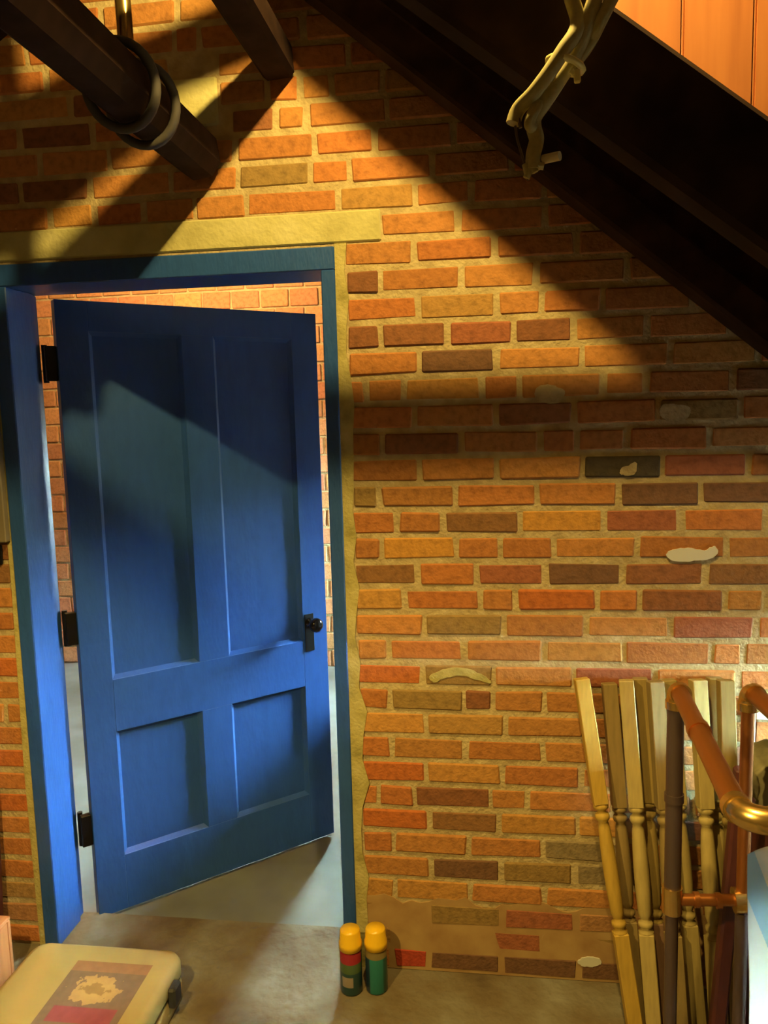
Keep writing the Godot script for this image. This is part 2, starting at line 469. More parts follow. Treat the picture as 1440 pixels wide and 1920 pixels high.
# tones of single bricks, some making up a dark smear, and which bricks have them: [course, number along the course, tone]
const BRICK_TONES := {"dark_brown": [0.17, 0.085, 0.05], "brown": [0.25, 0.12, 0.05], "olive": [0.28, 0.18, 0.065], "buff": [0.4, 0.22, 0.07], "amber": [0.55, 0.27, 0.055], "scarlet": [0.46, 0.135, 0.035], "maroon": [0.33, 0.11, 0.055], "black": [0.08, 0.06, 0.035], "grey": [0.25, 0.19, 0.11], "crimson": [0.42, 0.055, 0.028]}
const ODD := [
	[5, 1, "dark_brown"], [-2, 4, "olive"], [-1, 7, "buff"], [3, 1, "buff"], [4, 2, "maroon"], [13, 3, "dark_brown"], [13, 2, "maroon"], [13, 0, "brown"], [13, 5, "brown"],
	[9, 3, "black"], [10, 4, "dark_brown"], [10, 5, "dark_brown"], [9, 4, "maroon"], [11, 3, "amber"], [12, 1, "amber"], [11, 2, "brown"], [11, 4, "maroon"], [10, 0, "olive"],
	[18, 1, "olive"], [17, 1, "olive"], [19, 1, "buff"], [23, 1, "brown"], [24, 3, "grey"], [25, 1, "dark_brown"], [25, 2, "olive"], [25, 3, "grey"], [29, 1, "crimson"],
	[29, 2, "dark_brown"], [29, 3, "dark_brown"], [29, 4, "dark_brown"], [28, 2, "maroon"], [28, 3, "olive"], [27, 2, "maroon"], [27, 1, "olive"], [15, 4, "maroon"], [17, 3, "maroon"],
	[7, 4, "olive"], [21, 0, "scarlet"], [23, 0, "scarlet"], [17, 0, "scarlet"], [14, 3, "scarlet"], [15, 1, "olive"]]
func brick_color(k: int, i: int) -> Color:
	var roll := rng.randf()
	var tone := rng.randf_range(0.86, 1.12)
	var warm := rng.randf_range(-1.0, 1.0)
	for o in ODD:
		if o[0] == k and o[1] == i:
			var c: Array = BRICK_TONES[o[2]]
			return lin(c[0], c[1], c[2])
	if k == 27 or k == 28:
		return lin(0.37, 0.2 + 0.02 * warm, 0.085) * tone
	if roll < 0.12:
		return lin(0.25, 0.1, 0.045) * tone
	if roll < 0.24:
		return lin(0.5, 0.24 + 0.02 * warm, 0.07) * tone
	return lin(0.44, 0.18 + 0.025 * warm, 0.055 + 0.008 * warm) * tone
func brick_shape(st: SurfaceTool, x0: float, x1: float, y0: float, y1: float, col: Color, z_face: float, depth := 0.05) -> void:
	var j: Array = []
	for i in 4:
		j.append(Vector2(rng.randf_range(-0.003, 0.003), rng.randf_range(-0.0025, 0.0025)))
	j.append(Vector2(rng.randf_range(-0.002, 0.002), rng.randf_range(-0.001, 0.001)))
	st.set_color(col)
	bbox(st, Transform3D(Basis.IDENTITY, Vector3((x0 + x1) * 0.5, (y0 + y1) * 0.5, z_face - depth * 0.5)), Vector3(x1 - x0, y1 - y0, depth), rng.randf_range(0.003, 0.0055), j)
func build_gable_wall() -> void:
	var st := mb()
	prism(st, gable(-2.5, -1.455, 0.0), -0.18, -0.0045)
	prism(st, gable(-0.419, 1.7, 0.0), -0.18, -0.0045)
	prism(st, gable(-1.455, -0.419, 2.163), -0.18, -0.0045)
	var wall := obj("wall_back", st, M.mortar)
	struct(wall, "old orange brick gable wall with thick sandy mortar around the door")
	var rest := mb()
	var pieces := 0
	for k in range(-21, 30):
		var yt := (30 - k) * COURSE - 0.008
		var yb := yt - COURSE + 0.0165
		var ym := (yt + yb) * 0.5
		# joints in metres along this course
		var xs: Array = []
		if JOINTS.has(k):
			for j in JOINTS[k]:
				# the pixel row of this course at that column, found by walking the wall
				var q := at_z(j, 960.0, 0.0)
				for it in 6:
					var pr := proj(Vector3(q.x, ym, 0))
					q = at_z(j, pr.y, 0.0)
				xs.append(q.x)
		else:
			xs.append(-0.4 + (0.11 if k % 2 else 0.0))
		xs.sort()
		var read := xs.duplicate()
		var lo := -2.3
		var hi := 1.5
		while xs[0] > lo + 0.05:
			xs.insert(0, xs[0] - rng.randf_range(0.212, 0.226))
		while xs[-1] < hi - 0.05:
			xs.append(xs[-1] + rng.randf_range(0.212, 0.226))
		# openings the course stops at
		var runs: Array = [[lo, hi]]
		if yt < 2.175:
			runs = [[lo, -1.472], [-0.388, hi]]
		elif yb < 2.258 and yt > 2.17:
			runs = [[lo, -1.62], [-0.283, hi]]
		for r in runs:
			var cuts: Array = [r[0]]
			for x in xs:
				if x > r[0] + 0.045 and x < r[1] - 0.045:
					cuts.append(x)
			cuts.append(r[1])
			for i in cuts.size() - 1:
				var gap := rng.randf_range(0.006, 0.0095)
				var a: float = cuts[i] + (gap if i > 0 else 0.0)
				var b: float = cuts[i + 1] - (gap if i < cuts.size() - 2 else 0.0)
				if yt > roof_y(a) or yt > roof_y(b):
					continue
				# the two pad stones let into the brickwork
				if b > -0.872 and a < -0.73 and yt > 2.5 and yb < 2.64:
					if a > -0.872 and b < -0.73:
						continue
					if a < -0.872: b = minf(b, -0.874)
					else: a = maxf(a, -0.728)
					if b - a < 0.03:
						continue
				var c := Vector3((a + b) * 0.5, ym, 0)
				var p := proj(c)
				var e := maxf(absf(proj(Vector3(b, ym, 0)).x - p.x), 25.0)
				var seen := p.x > -e and p.x < 1440 + e and p.y > -20 and p.y < 1940
				var face := rng.randf_range(-0.0025, 0.0015) if k != 29 else 0.0012
				var nth := -99
				if JOINTS.has(k):
					nth = 0
					for x in read:
						nth += 1 if x < c.x else 0
				var col := brick_color(k, nth)
				if seen:
					var b1 := mb()
					brick_shape(b1, a, b, yb, yt, col, face)
					obj("brick", b1, M.brick, wall)
					pieces += 1
				else:
					brick_shape(rest, a, b, yb, yt, col, face)
	var far := obj("hidden_bricks", rest, M.brick, wall)
	far.set_meta("kind", "stuff")
	far.name = "brickwork"
	print("bricks ", pieces)
	# lintel, pad stone, mortar fillets and smears
	st = mb()
	span(st, Vector3(-1.615, 2.172, -0.17), Vector3(-0.288, 2.256, 0.002), 0.004)
	obj("lintel", st, M.lintel, wall).set_meta("label", "yellowish concrete lintel over the door")
	st = mb()
	span(st, Vector3(-0.868, 2.506, -0.1), Vector3(-0.734, 2.636, 0.001), 0.006)
	obj("pad_stone", st, M.lintel, wall)
	st = mb()
	var edge: Array = []
	for i in 30:
		edge.append(-0.385 + rng.randf_range(-0.012, 0.01) + (0.012 if i < 12 and i > 7 else 0.0))
	var poly := PackedVector2Array([Vector2(-0.419, 0.0)])
	for i in 30:
		poly.append(Vector2(edge[i], 2.17 * i / 29.0))
	poly.append(Vector2(-0.419, 2.17))
	prism(st, poly, -0.05, 0.002)
	obj("mortar_fillet", st, M.fillet, wall).set_meta("label", "olive mortar fillet along the door frame")
	st = mb()
	prism(st, PackedVector2Array([Vector2(-1.475, 0), Vector2(-1.455, 0), Vector2(-1.455, 2.17), Vector2(-1.478, 2.17), Vector2(-1.47, 1.2), Vector2(-1.48, 0.6)]), -0.05, 0.001)
	obj("mortar_fillet", st, M.fillet, wall)
	# splashes of plaster stuck to the bricks: outlines in pixels
	var splash := [["white_plaster", M.white_paint, [[1248, 1040], [1262, 1030], [1290, 1027], [1320, 1031], [1338, 1024], [1346, 1034], [1330, 1048], [1300, 1051], [1265, 1052]]],
		["mortar_smear", M.mortar, [[1002, 735], [1015, 722], [1040, 724], [1058, 733], [1052, 752], [1030, 756], [1008, 752]]],
		["mortar_smear", M.mortar, [[1238, 762], [1262, 757], [1292, 764], [1288, 784], [1262, 790], [1242, 784]]],
		["mortar_smear", M.mortar, [[1165, 878], [1180, 873], [1192, 866], [1194, 884], [1182, 892], [1164, 889]]],
		["mortar_smear", M.fillet, [[806, 1268], [830, 1256], [862, 1252], [890, 1258], [912, 1270], [920, 1281], [890, 1272], [862, 1266], [832, 1272], [815, 1279]]],
		["white_plaster", M.white_paint, [[1084, 1800], [1100, 1793], [1122, 1796], [1128, 1806], [1110, 1812], [1090, 1810]]]]
	var dust := textured(lin(1, 1, 1), noise_tex(24, 0.012, [lin(0.3, 0.17, 0.075), lin(0.38, 0.24, 0.11), lin(0.44, 0.3, 0.14)], 256, 5), Vector3(2.2, 2.2, 2.2), 0.95)
	var skim := PackedVector2Array([Vector2(-0.385, 0.002), Vector2(0.9, 0.002)])
	for i in 48:
		skim.append(Vector2(0.9 - 1.285 * i / 47.0, 0.235 + rng.randf_range(-0.012, 0.012) + 0.012 * sin(i * 0.7)))
	st = mb()
	prism(st, skim, -0.03, -0.0006)
	obj("dirt_skim", st, dust, wall).set_meta("label", "brick dust and dirt rubbed over the lowest courses")
	for s in splash:
		st = mb()
		var pp := PackedVector2Array()
		# round the outline off and fray it
		var n: int = s[2].size()
		for i in n:
			var v: Array = []
			for k in 4:
				var q: Array = s[2][(i + k - 1 + n) % n]
				v.append(Vector2(q[0], q[1]))
			for k in 4:
				var c: Vector2 = v[1].cubic_interpolate(v[2], v[0], v[3], k / 4.0) + Vector2(rng.randf_range(-1.3, 1.3), rng.randf_range(-1.3, 1.3))
				var w := at_z(c.x, c.y, 0.0)
				pp.append(Vector2(w.x, w.y))
		if Geometry2D.triangulate_polygon(pp).is_empty():
			continue
		prism(st, pp, -0.01, 0.0032)
		obj(s[0], st, s[1], wall)
func build_far_wall() -> void:
	# the wall of the landing that faces the door: larger, paler bricks
	var st := mb()
	span(st, Vector3(-3.7, -0.15, -3.3), Vector3(-0.65, 3.0, -3.012), 0.001)
	span(st, Vector3(-0.25, -0.15, -3.3), Vector3(1.15, 3.0, -3.012), 0.001)
	span(st, Vector3(-0.65, -0.15, -3.3), Vector3(-0.25, 1.15, -3.012), 0.001)
	span(st, Vector3(-0.65, 1.75, -3.3), Vector3(-0.25, 3.0, -3.012), 0.001)
	var wall := obj("wall_landing_back", st, M.mortar)
	struct(wall, "pale orange brick wall of the landing seen over the door")
	window_in("window_1", "narrow window in the far wall of the landing", Vector3(-0.65, 1.15, -3.2), Vector3(-0.25, 1.75, -3.15))
	var rest := mb()
	for r in 24:
		var y0 := -0.03 + r * 0.123
		var x := -3.5 + (0.1 if r % 2 else 0.0)
		while x < 0.75:
			var a := x + 0.007
			var b := x + 0.193
			x += 0.2
			if b > -0.67 and a < -0.23 and y0 + 0.12 > 1.13 and y0 < 1.77:
				continue
			var col := lin(0.52, 0.25 + rng.randf_range(-0.03, 0.03), 0.12) * rng.randf_range(0.85, 1.1)
			var p := proj(Vector3((a + b) * 0.5, y0 + 0.06, -3))
			var seen: bool = (p.y < 585 and p.y > 495 and p.x > 70 and p.x < 640) or (p.x > 70 and p.x < 190 and p.y < 1270 and p.y > 500) or (p.x > 560 and p.x < 650 and p.y < 1270 and p.y > 500)
			if seen:
				var b1 := mb()
				brick_shape(b1, a, b, y0 + 0.007, y0 + 0.116, col, -3.0 + rng.randf_range(-0.002, 0.002))
				obj("brick", b1, M.brick, wall)
			else:
				brick_shape(rest, a, b, y0 + 0.007, y0 + 0.116, col, -3.0)
	obj("brickwork", rest, M.brick, wall).set_meta("kind", "stuff")

# ---------------------------------------------------------------- door
func build_door() -> void:
	var fr := holder("trim_1")
	struct(fr, "blue painted timber door frame set in the brick wall")
	for s in [["jamb", Vector3(-1.455, 0, -0.135), Vector3(-1.406, 2.1, 0.006)], ["jamb", Vector3(-1.455, -0.03, -0.18), Vector3(-1.42, 2.1, -0.135)],
			["jamb", Vector3(-0.459, 0, -0.135), Vector3(-0.419, 2.1, 0.006)], ["jamb", Vector3(-0.445, -0.03, -0.18), Vector3(-0.419, 2.1, -0.135)],
			["frame_head", Vector3(-1.455, 2.1, -0.18), Vector3(-0.419, 2.163, 0.006)]]:
		var st := mb()
		span(st, s[1], s[2], 0.003)
		obj(s[0], st, M.paint, fr)
	var d := holder("door_1")
	struct(d, "blue four-panel timber door standing ajar with a black knob")
	var h := Vector3(-1.357, -0.013, -0.17)
	var l := Vector3(-0.65, -0.013, -0.80)
	var e := (l - h).normalized()
	var n := Vector3(-e.z, 0, e.x).normalized()
	var up := n.cross(e).normalized()
	d.transform = Transform3D(Basis(e, up, n), h)
	var W := 0.945
	var T := 0.042
	var top := 2.1
	var bars := [["stile", 0.0, 0.1, 0.0, top], ["stile", 0.838, W, 0.0, top], ["rail", 0.1, 0.838, 2.003, top], ["rail", 0.1, 0.838, 0.65, 0.835], ["rail", 0.1, 0.838, 0.0, 0.2],
		["mullion", 0.41, 0.526, 0.835, 2.003], ["mullion", 0.41, 0.526, 0.2, 0.65]]
	for b in bars:
		var st := mb()
		span(st, Vector3(b[1], b[3], -T), Vector3(b[2], b[4], 0), 0.0012)
		obj(b[0], st, M.paint, d)
	for p in [[0.1, 0.41, 0.835, 2.003], [0.526, 0.838, 0.835, 2.003], [0.1, 0.41, 0.2, 0.65], [0.526, 0.838, 0.2, 0.65]]:
		var st := mb()
		span(st, Vector3(p[0] + 0.001, p[2] + 0.001, -0.026), Vector3(p[1] - 0.001, p[3] - 0.001, -0.017), 0.0005)
		var pan := obj("panel", st, M.paint, d)
		st = mb()
		# a quirked bevel round the panel
		var i := 0.013
		var z0 := -0.003
		var z1 := -0.017
		var o := [Vector3(p[0], p[2], z0), Vector3(p[1], p[2], z0), Vector3(p[1], p[3], z0), Vector3(p[0], p[3], z0)]
		var q := [Vector3(p[0] + i, p[2] + i, z1), Vector3(p[1] - i, p[2] + i, z1), Vector3(p[1] - i, p[3] - i, z1), Vector3(p[0] + i, p[3] - i, z1)]
		for k in 4:
			var k1 := (k + 1) % 4
			quad(st, o[k], o[k1], q[k1], q[k], Vector3(0, 0, 1))
			quad(st, Vector3(o[k].x, o[k].y, -0.0168), Vector3(o[k1].x, o[k1].y, -0.0168), o[k1], o[k], o[k] - (o[0] + o[2]) * 0.5)
		obj("moulding", st, M.paint, pan)
	# ironmongery
	var st := mb()
	span(st, Vector3(0.845, 0.79, 0.0), Vector3(0.885, 0.94, 0.004), 0.0015)
	obj("lock_plate", st, M.black_iron, d).set_meta("label", "black iron lock plate")
	st = mb()
	var kx := Transform3D(Basis(Vector3.RIGHT, Vector3(0, 0, 1), Vector3(0, -1, 0)), Vector3(0.868, 0.905, 0.003))
	lathe(st, kx, [Vector2(0, 0), Vector2(0.02, 0), Vector2(0.02, 0.004), Vector2(0.01, 0.008), Vector2(0.009, 0.028), Vector2(0.02, 0.034), Vector2(0.028, 0.045), Vector2(0.027, 0.058), Vector2(0.018, 0.067), Vector2(0, 0.07)], 22)
	obj("door_knob", st, M.knob, d).set_meta("label", "glossy black round door knob")
	for y in [1.9, 1.03, 0.32]:
		st = mb()
		span(st, Vector3(-0.034, y - 0.055, -0.036), Vector3(0.0, y + 0.055, -0.012), 0.002)
		tube(st, [Vector3(-0.03, y - 0.06, -0.045), Vector3(-0.03, y + 0.06, -0.045)], 0.009, 10)
		obj("hinge", st, M.black_iron, d).set_meta("label", "black iron butt hinge")

# ---------------------------------------------------------------- overhead timbers
func plank(called: String, label: String, a: Vector3, b: Vector3, w: float, h: float, hint: Vector3) -> void:
	var st := mb()
	var n := FastNoiseLite.new()
	n.seed = 5 + used.size(); n.frequency = 3.0
	bar(st, a, b, w, h, hint, 0.008)
	tag(obj(called, st, M.timber), label, "beam")
func slope_plank(called: String, label: String, p: Vector2, q: Vector2, w: float, z0: float, z1: float, side: float, before := 0.0, after := 0.0) -> void:
	# a timber parallel to the wall whose lower edge runs p -> q; w is its depth across that edge
	var d := (q - p).normalized()
	var n := Vector2(-d.y, d.x) * side
	var a := p - d * before + n * w * 0.5
	var b := q + d * after + n * w * 0.5
	plank(called, label, Vector3(a.x, a.y, (z0 + z1) * 0.5), Vector3(b.x, b.y, (z0 + z1) * 0.5), w, absf(z1 - z0), Vector3(0, 0, 1))
func xy(v: Vector3) -> Vector2:
	return Vector2(v.x, v.y)
func build_shadow_cupboard() -> void:
	var t := thing("shadow_cupboard", "unseen low cupboard added on the landing to shade the foot of the blue door", "cupboard", Vector3(-0.12, -0.03, -1.15))  # unseen, stands in for whatever shades the bottom of the door
	var st := mb()
	span(st, Vector3(-0.13, 0.0, -0.6), Vector3(0.13, 0.72, 0.6), 0.004)
	obj("body", st, M.timber_brown, t)
	st = mb()
	span(st, Vector3(-0.145, 0.72, -0.615), Vector3(0.14, 0.745, 0.615), 0.004)
	obj("top", st, M.timber_brown, t)
	for z in [-0.3, 0.3]:
		st = mb()
		span(st, Vector3(-0.145, 0.05, z - 0.28), Vector3(-0.131, 0.69, z + 0.28), 0.003)
		var d := obj("door", st, M.timber_brown, t)
		st = mb()
		tube(st, [Vector3(-0.147, 0.4, z * 0.2), Vector3(-0.165, 0.4, z * 0.2)], 0.012, 12)
		obj("knob", st, M.brass, d)
func build_light_blocker() -> void:
	var t := thing("light_blocker", "tall dark cabinet added out of view to keep window daylight off the door", "light_blocker", Vector3(1.23, 0, 0.72))  # added out of view as a screen between window and door
	var st := mb()
	span(st, Vector3(-0.22, 0.0, -0.26), Vector3(0.22, 1.95, 0.26), 0.005)
	obj("body", st, M.timber_brown, t)
	st = mb()
	span(st, Vector3(-0.24, 1.95, -0.28), Vector3(0.235, 1.985, 0.28), 0.006)
	obj("cornice", st, M.timber_brown, t)
	for z in [-0.13, 0.13]:
		st = mb()
		span(st, Vector3(-0.236, 0.08, z - 0.122), Vector3(-0.221, 1.9, z + 0.122), 0.003)
		var d := obj("door", st, M.timber_brown, t)
		st = mb()
		tube(st, [Vector3(-0.238, 1.0, z * 0.2), Vector3(-0.256, 1.0, z * 0.2)], 0.011, 12)
		obj("knob", st, M.brass, d)
func build_timbers() -> void:
	# the brace close to the wall, seen from below
	slope_plank("timber_brace", "slim dark diagonal brace close against the brick wall", xy(at_z(600, 0, 0.2)), xy(at_z(1440, 650, 0.2)), 0.085, 0.1, 0.2, 1.0, 0.5, 0.55)
	slope_plank("timber_brace", "wide dark board set behind the diagonal brace on the brick wall", xy(at_z(655, 0, 0.1)), xy(at_z(1440, 600, 0.1)), 0.3, 0.012, 0.1, 1.0, 0.45, 0.5)
	# the brace nearer to the viewer
	slope_plank("timber_brace", "heavy near-black diagonal beam below the orange boarding", xy(at_z(796, 6, 1.17)), xy(at_z(1440, 470, 1.17)), 0.125, 1.11, 1.17, 1.0, 0.48, 0.7)
	# unseen loft timbers above the view, shaped for the shadows they cast on the wall
	slope_plank("shadow_timber", "unseen deep loft timber added to shade the diagonal brace", shade_at(600, 150, 0.6), shade_at(1230, 680, 0.6), 0.3, 0.54, 0.64, 1.0, 0.12, 0.2)  # added so the bulb leaves the brace dark
	slope_plank("shadow_timber", "unseen dark loft rafter sloping down over the hinge side of the door", shade_at(-200, 655, 0.62), shade_at(290, 262, 0.62), 0.1, 0.6, 0.64, 1.0, 0.5, 0.0)
	slope_plank("shadow_timber", "unseen dark loft strut rising to the rafters above the door", shade_at(-200, 410, 0.58), shade_at(500, 105, 0.58), 0.085, 0.55, 0.59, 1.0, 0.5, 0.05)
	var st := mb()
	span(st, Vector3(-2.3, 2.535, 0.66), Vector3(1.4, 2.574, 0.715), 0.003)  # unseen, sized to throw the level shadow band on the wall
	tag(obj("shadow_batten", st, M.timber), "unseen thin batten added for the level shadow across the bricks", "batten")
	# purlins built into the gable
	st = mb()
	bbox(st, Transform3D(Basis(Vector3(0, 0, 1), deg_to_rad(8)), Vector3(-0.785, 2.42, 1.7)), Vector3(0.115, 0.125, 3.4), 0.03)
	var p1 := obj("purlin", st, M.timber)
	tag(p1, "dark round-edged purlin with iron rings coming out of the wall above the door", "beam")
	st = mb()
	bbox(st, Transform3D(Basis(Vector3(0, 0, 1), deg_to_rad(4)), Vector3(-0.557, 2.652, 1.7)), Vector3(0.088, 0.09, 3.4), 0.012)
	tag(obj("purlin", st, M.timber), "thinner dark purlin coming out of the wall at the top of the lit bricks", "beam")
	# the iron hanger round the first purlin
	var hang := thing("iron_hanger", "grey iron rings with a brass tube hung round the dark purlin", "hanger", Vector3(-0.785, 2.42, 0.5))
	for z in [0.0, -0.11]:
		st = mb()
		var pts: Array = []
		for i in 28:
			var a := TAU * i / 28.0
			pts.append(Vector3(cos(a) * 0.08, sin(a) * 0.083, z + 0.02 * sin(a)))
		tube(st, pts, 0.011, 8, true)
		obj("ring", st, M.ring, hang)
	st = mb()
	tube(st, [Vector3(0.018, 0.088, 0.0), Vector3(0.01, 0.7, 0.0)], 0.017, 14)
	obj("tube", st, M.brass, hang).set_meta("label", "dull brass tube")
	# vertical boarding above the near beam
	var wall := holder("wall_boarding")
	struct(wall, "orange varnished vertical boarding high on the right")
	var x := at_z(1281, 50, 0.763).x - 0.1125
	for i in 9:
		var foot: Array = []
		for xx in [x, x + 0.108, x + 0.1115]:
			var px := proj(Vector3(xx, 2.3, 0.763)).x
			foot.append(at_z(px, 40.0 + 0.7 * (px - 1190.0) + 165.0, 0.763).y)
		var head := minf(3.0, roof_y(x + 0.115) - 0.02)
		st = mb()
		prism(st, PackedVector2Array([Vector2(x, foot[0]), Vector2(x + 0.108, foot[1]), Vector2(x + 0.108, head - 0.003), Vector2(x + 0.105, head), Vector2(x + 0.003, head), Vector2(x, head - 0.003)]), 0.745, 0.763)
		obj("board", st, M.boards, wall)
		st = mb()
		tube(st, [Vector3(x + 0.1115, foot[2], 0.757), Vector3(x + 0.1115, head, 0.757)], 0.0045, 6)
		obj("bead", st, M.boards, wall)
		x += 0.1125 + 0.0025

# ---------------------------------------------------------------- hanging cables
func offs(o: Vector3, z: float, a: Array) -> Array:
	var r: Array = []
	for q in a:
		r.append(at_z(q[0], q[1], z + q[2]) - o)
	return r
func build_cables() -> void:
	var z := 1.25
	var t := thing("cable_bundle", "bundle of old olive cables tied together and hanging over the dark beam", "cables", at_z(1060, 120, z))
	var o := t.position
	var strands := [
		[[[1062, -60, 0.0], [1070, -10, 0.0], [1083, 35, 0.0], [1078, 62, 0.01], [1058, 92, 0.015], [1030, 135, 0.015], [1000, 175, 0.01], [972, 205, 0.0], [962, 232, 0.0]], 0.0085],
		[[[1125, -60, 0.0], [1116, -5, 0.0], [1102, 38, 0.0], [1090, 75, 0.0], [1072, 112, -0.005], [1048, 150, 0.0], [1022, 190, 0.0], [1003, 218, 0.0], [1001, 240, 0.0], [1006, 262, 0.0], [1000, 290, 0.0], [999, 318, 0.0]], 0.009],
		[[[1180, -60, 0.0], [1150, -8, 0.0], [1136, 20, 0.0], [1121, 50, 0.0], [1110, 72, -0.01], [1092, 100, -0.012], [1068, 128, -0.012]], 0.0075],
		[[[1010, 195, 0.004], [998, 214, 0.012], [993, 232, 0.012], [998, 240, 0.006]], 0.0065]]
	for s in strands:
		var st := mb()
		var line: Array = offs(o, z, s[0])
		tube(st, curve(line), s[1], 10)
		if s[0][0][1] < 0:
			# straight on up to the roof slope they hang from
			var hook: Vector3 = line[0] + o + (line[0] - line[1]).normalized() * 0.12
			hook = Vector3(lerpf(hook.x, 0.16, 0.6), 0, z)
			hook.y = roof_y(hook.x) - 0.012
			tube(st, [line[0] + (line[1] - line[0]) * 0.1, hook - o], s[1], 10)
		obj("cable", st, M.cable, t)
	var st := mb()
	tube(st, curve(offs(o, z, [[966, 236, 0.0], [970, 262, 0.0], [980, 296, 0.0], [988, 322, 0.0], [990, 338, 0.0]])), 0.0016, 5)
	tube(st, curve(offs(o, z, [[972, 222, 0.004], [976, 240, 0.004]])), 0.0022, 5)
	obj("loose_wire", st, M.wire, t)
	# frayed copper ends and the pale connector
	for f in [[[985, 308], [990, 330]], [[996, 312], [987, 334]], [[1000, 314], [1004, 323]], [[1008, 310], [1020, 312]]]:
		st = mb()
		tube(st, offs(o, z, [[f[0][0], f[0][1], 0.003], [f[1][0], f[1][1], 0.003]]), 0.0042, 7)
		obj("cut_end", st, M.cable, t)
	st = mb()
	tube(st, offs(o, z, [[1018, 299, 0.0], [1050, 292, 0.01]]), 0.0052, 12)
	obj("connector", st, M.tag_white, t).set_meta("label", "pale cylindrical cable connector")
	# cable tie
	st = mb()
	var c: Vector3 = offs(o, z, [[1060, 122, 0.0]])[0]
	var ax := (at_z(1030, 165, z) - at_z(1085, 85, z)).normalized()
	var sx := ax.cross(Vector3(0, 0, 1)).normalized()
	var ring: Array = []
	for i in 24:
		var a := TAU * i / 24.0
		ring.append(c + sx * cos(a) * 0.0195 + Vector3(0, 0, 1) * (sin(a) * 0.019) + ax * 0.006 * cos(a))
	tube(st, ring, 0.004, 6, true)
	var head: Vector3 = offs(o, z, [[1082, 143, 0.012]])[0]
	bar(st, offs(o, z, [[1070, 132, 0.012]])[0], head, 0.006, 0.004, Vector3(0, 0, 1), 0.001)
	bbox(st, Transform3D(Basis(Vector3(0, 0, 1), 0.1), head), Vector3(0.007, 0.014, 0.007), 0.0012)
	obj("cable_tie", st, M.cable_tie, t).set_meta("label", "pale yellow plastic cable tie")

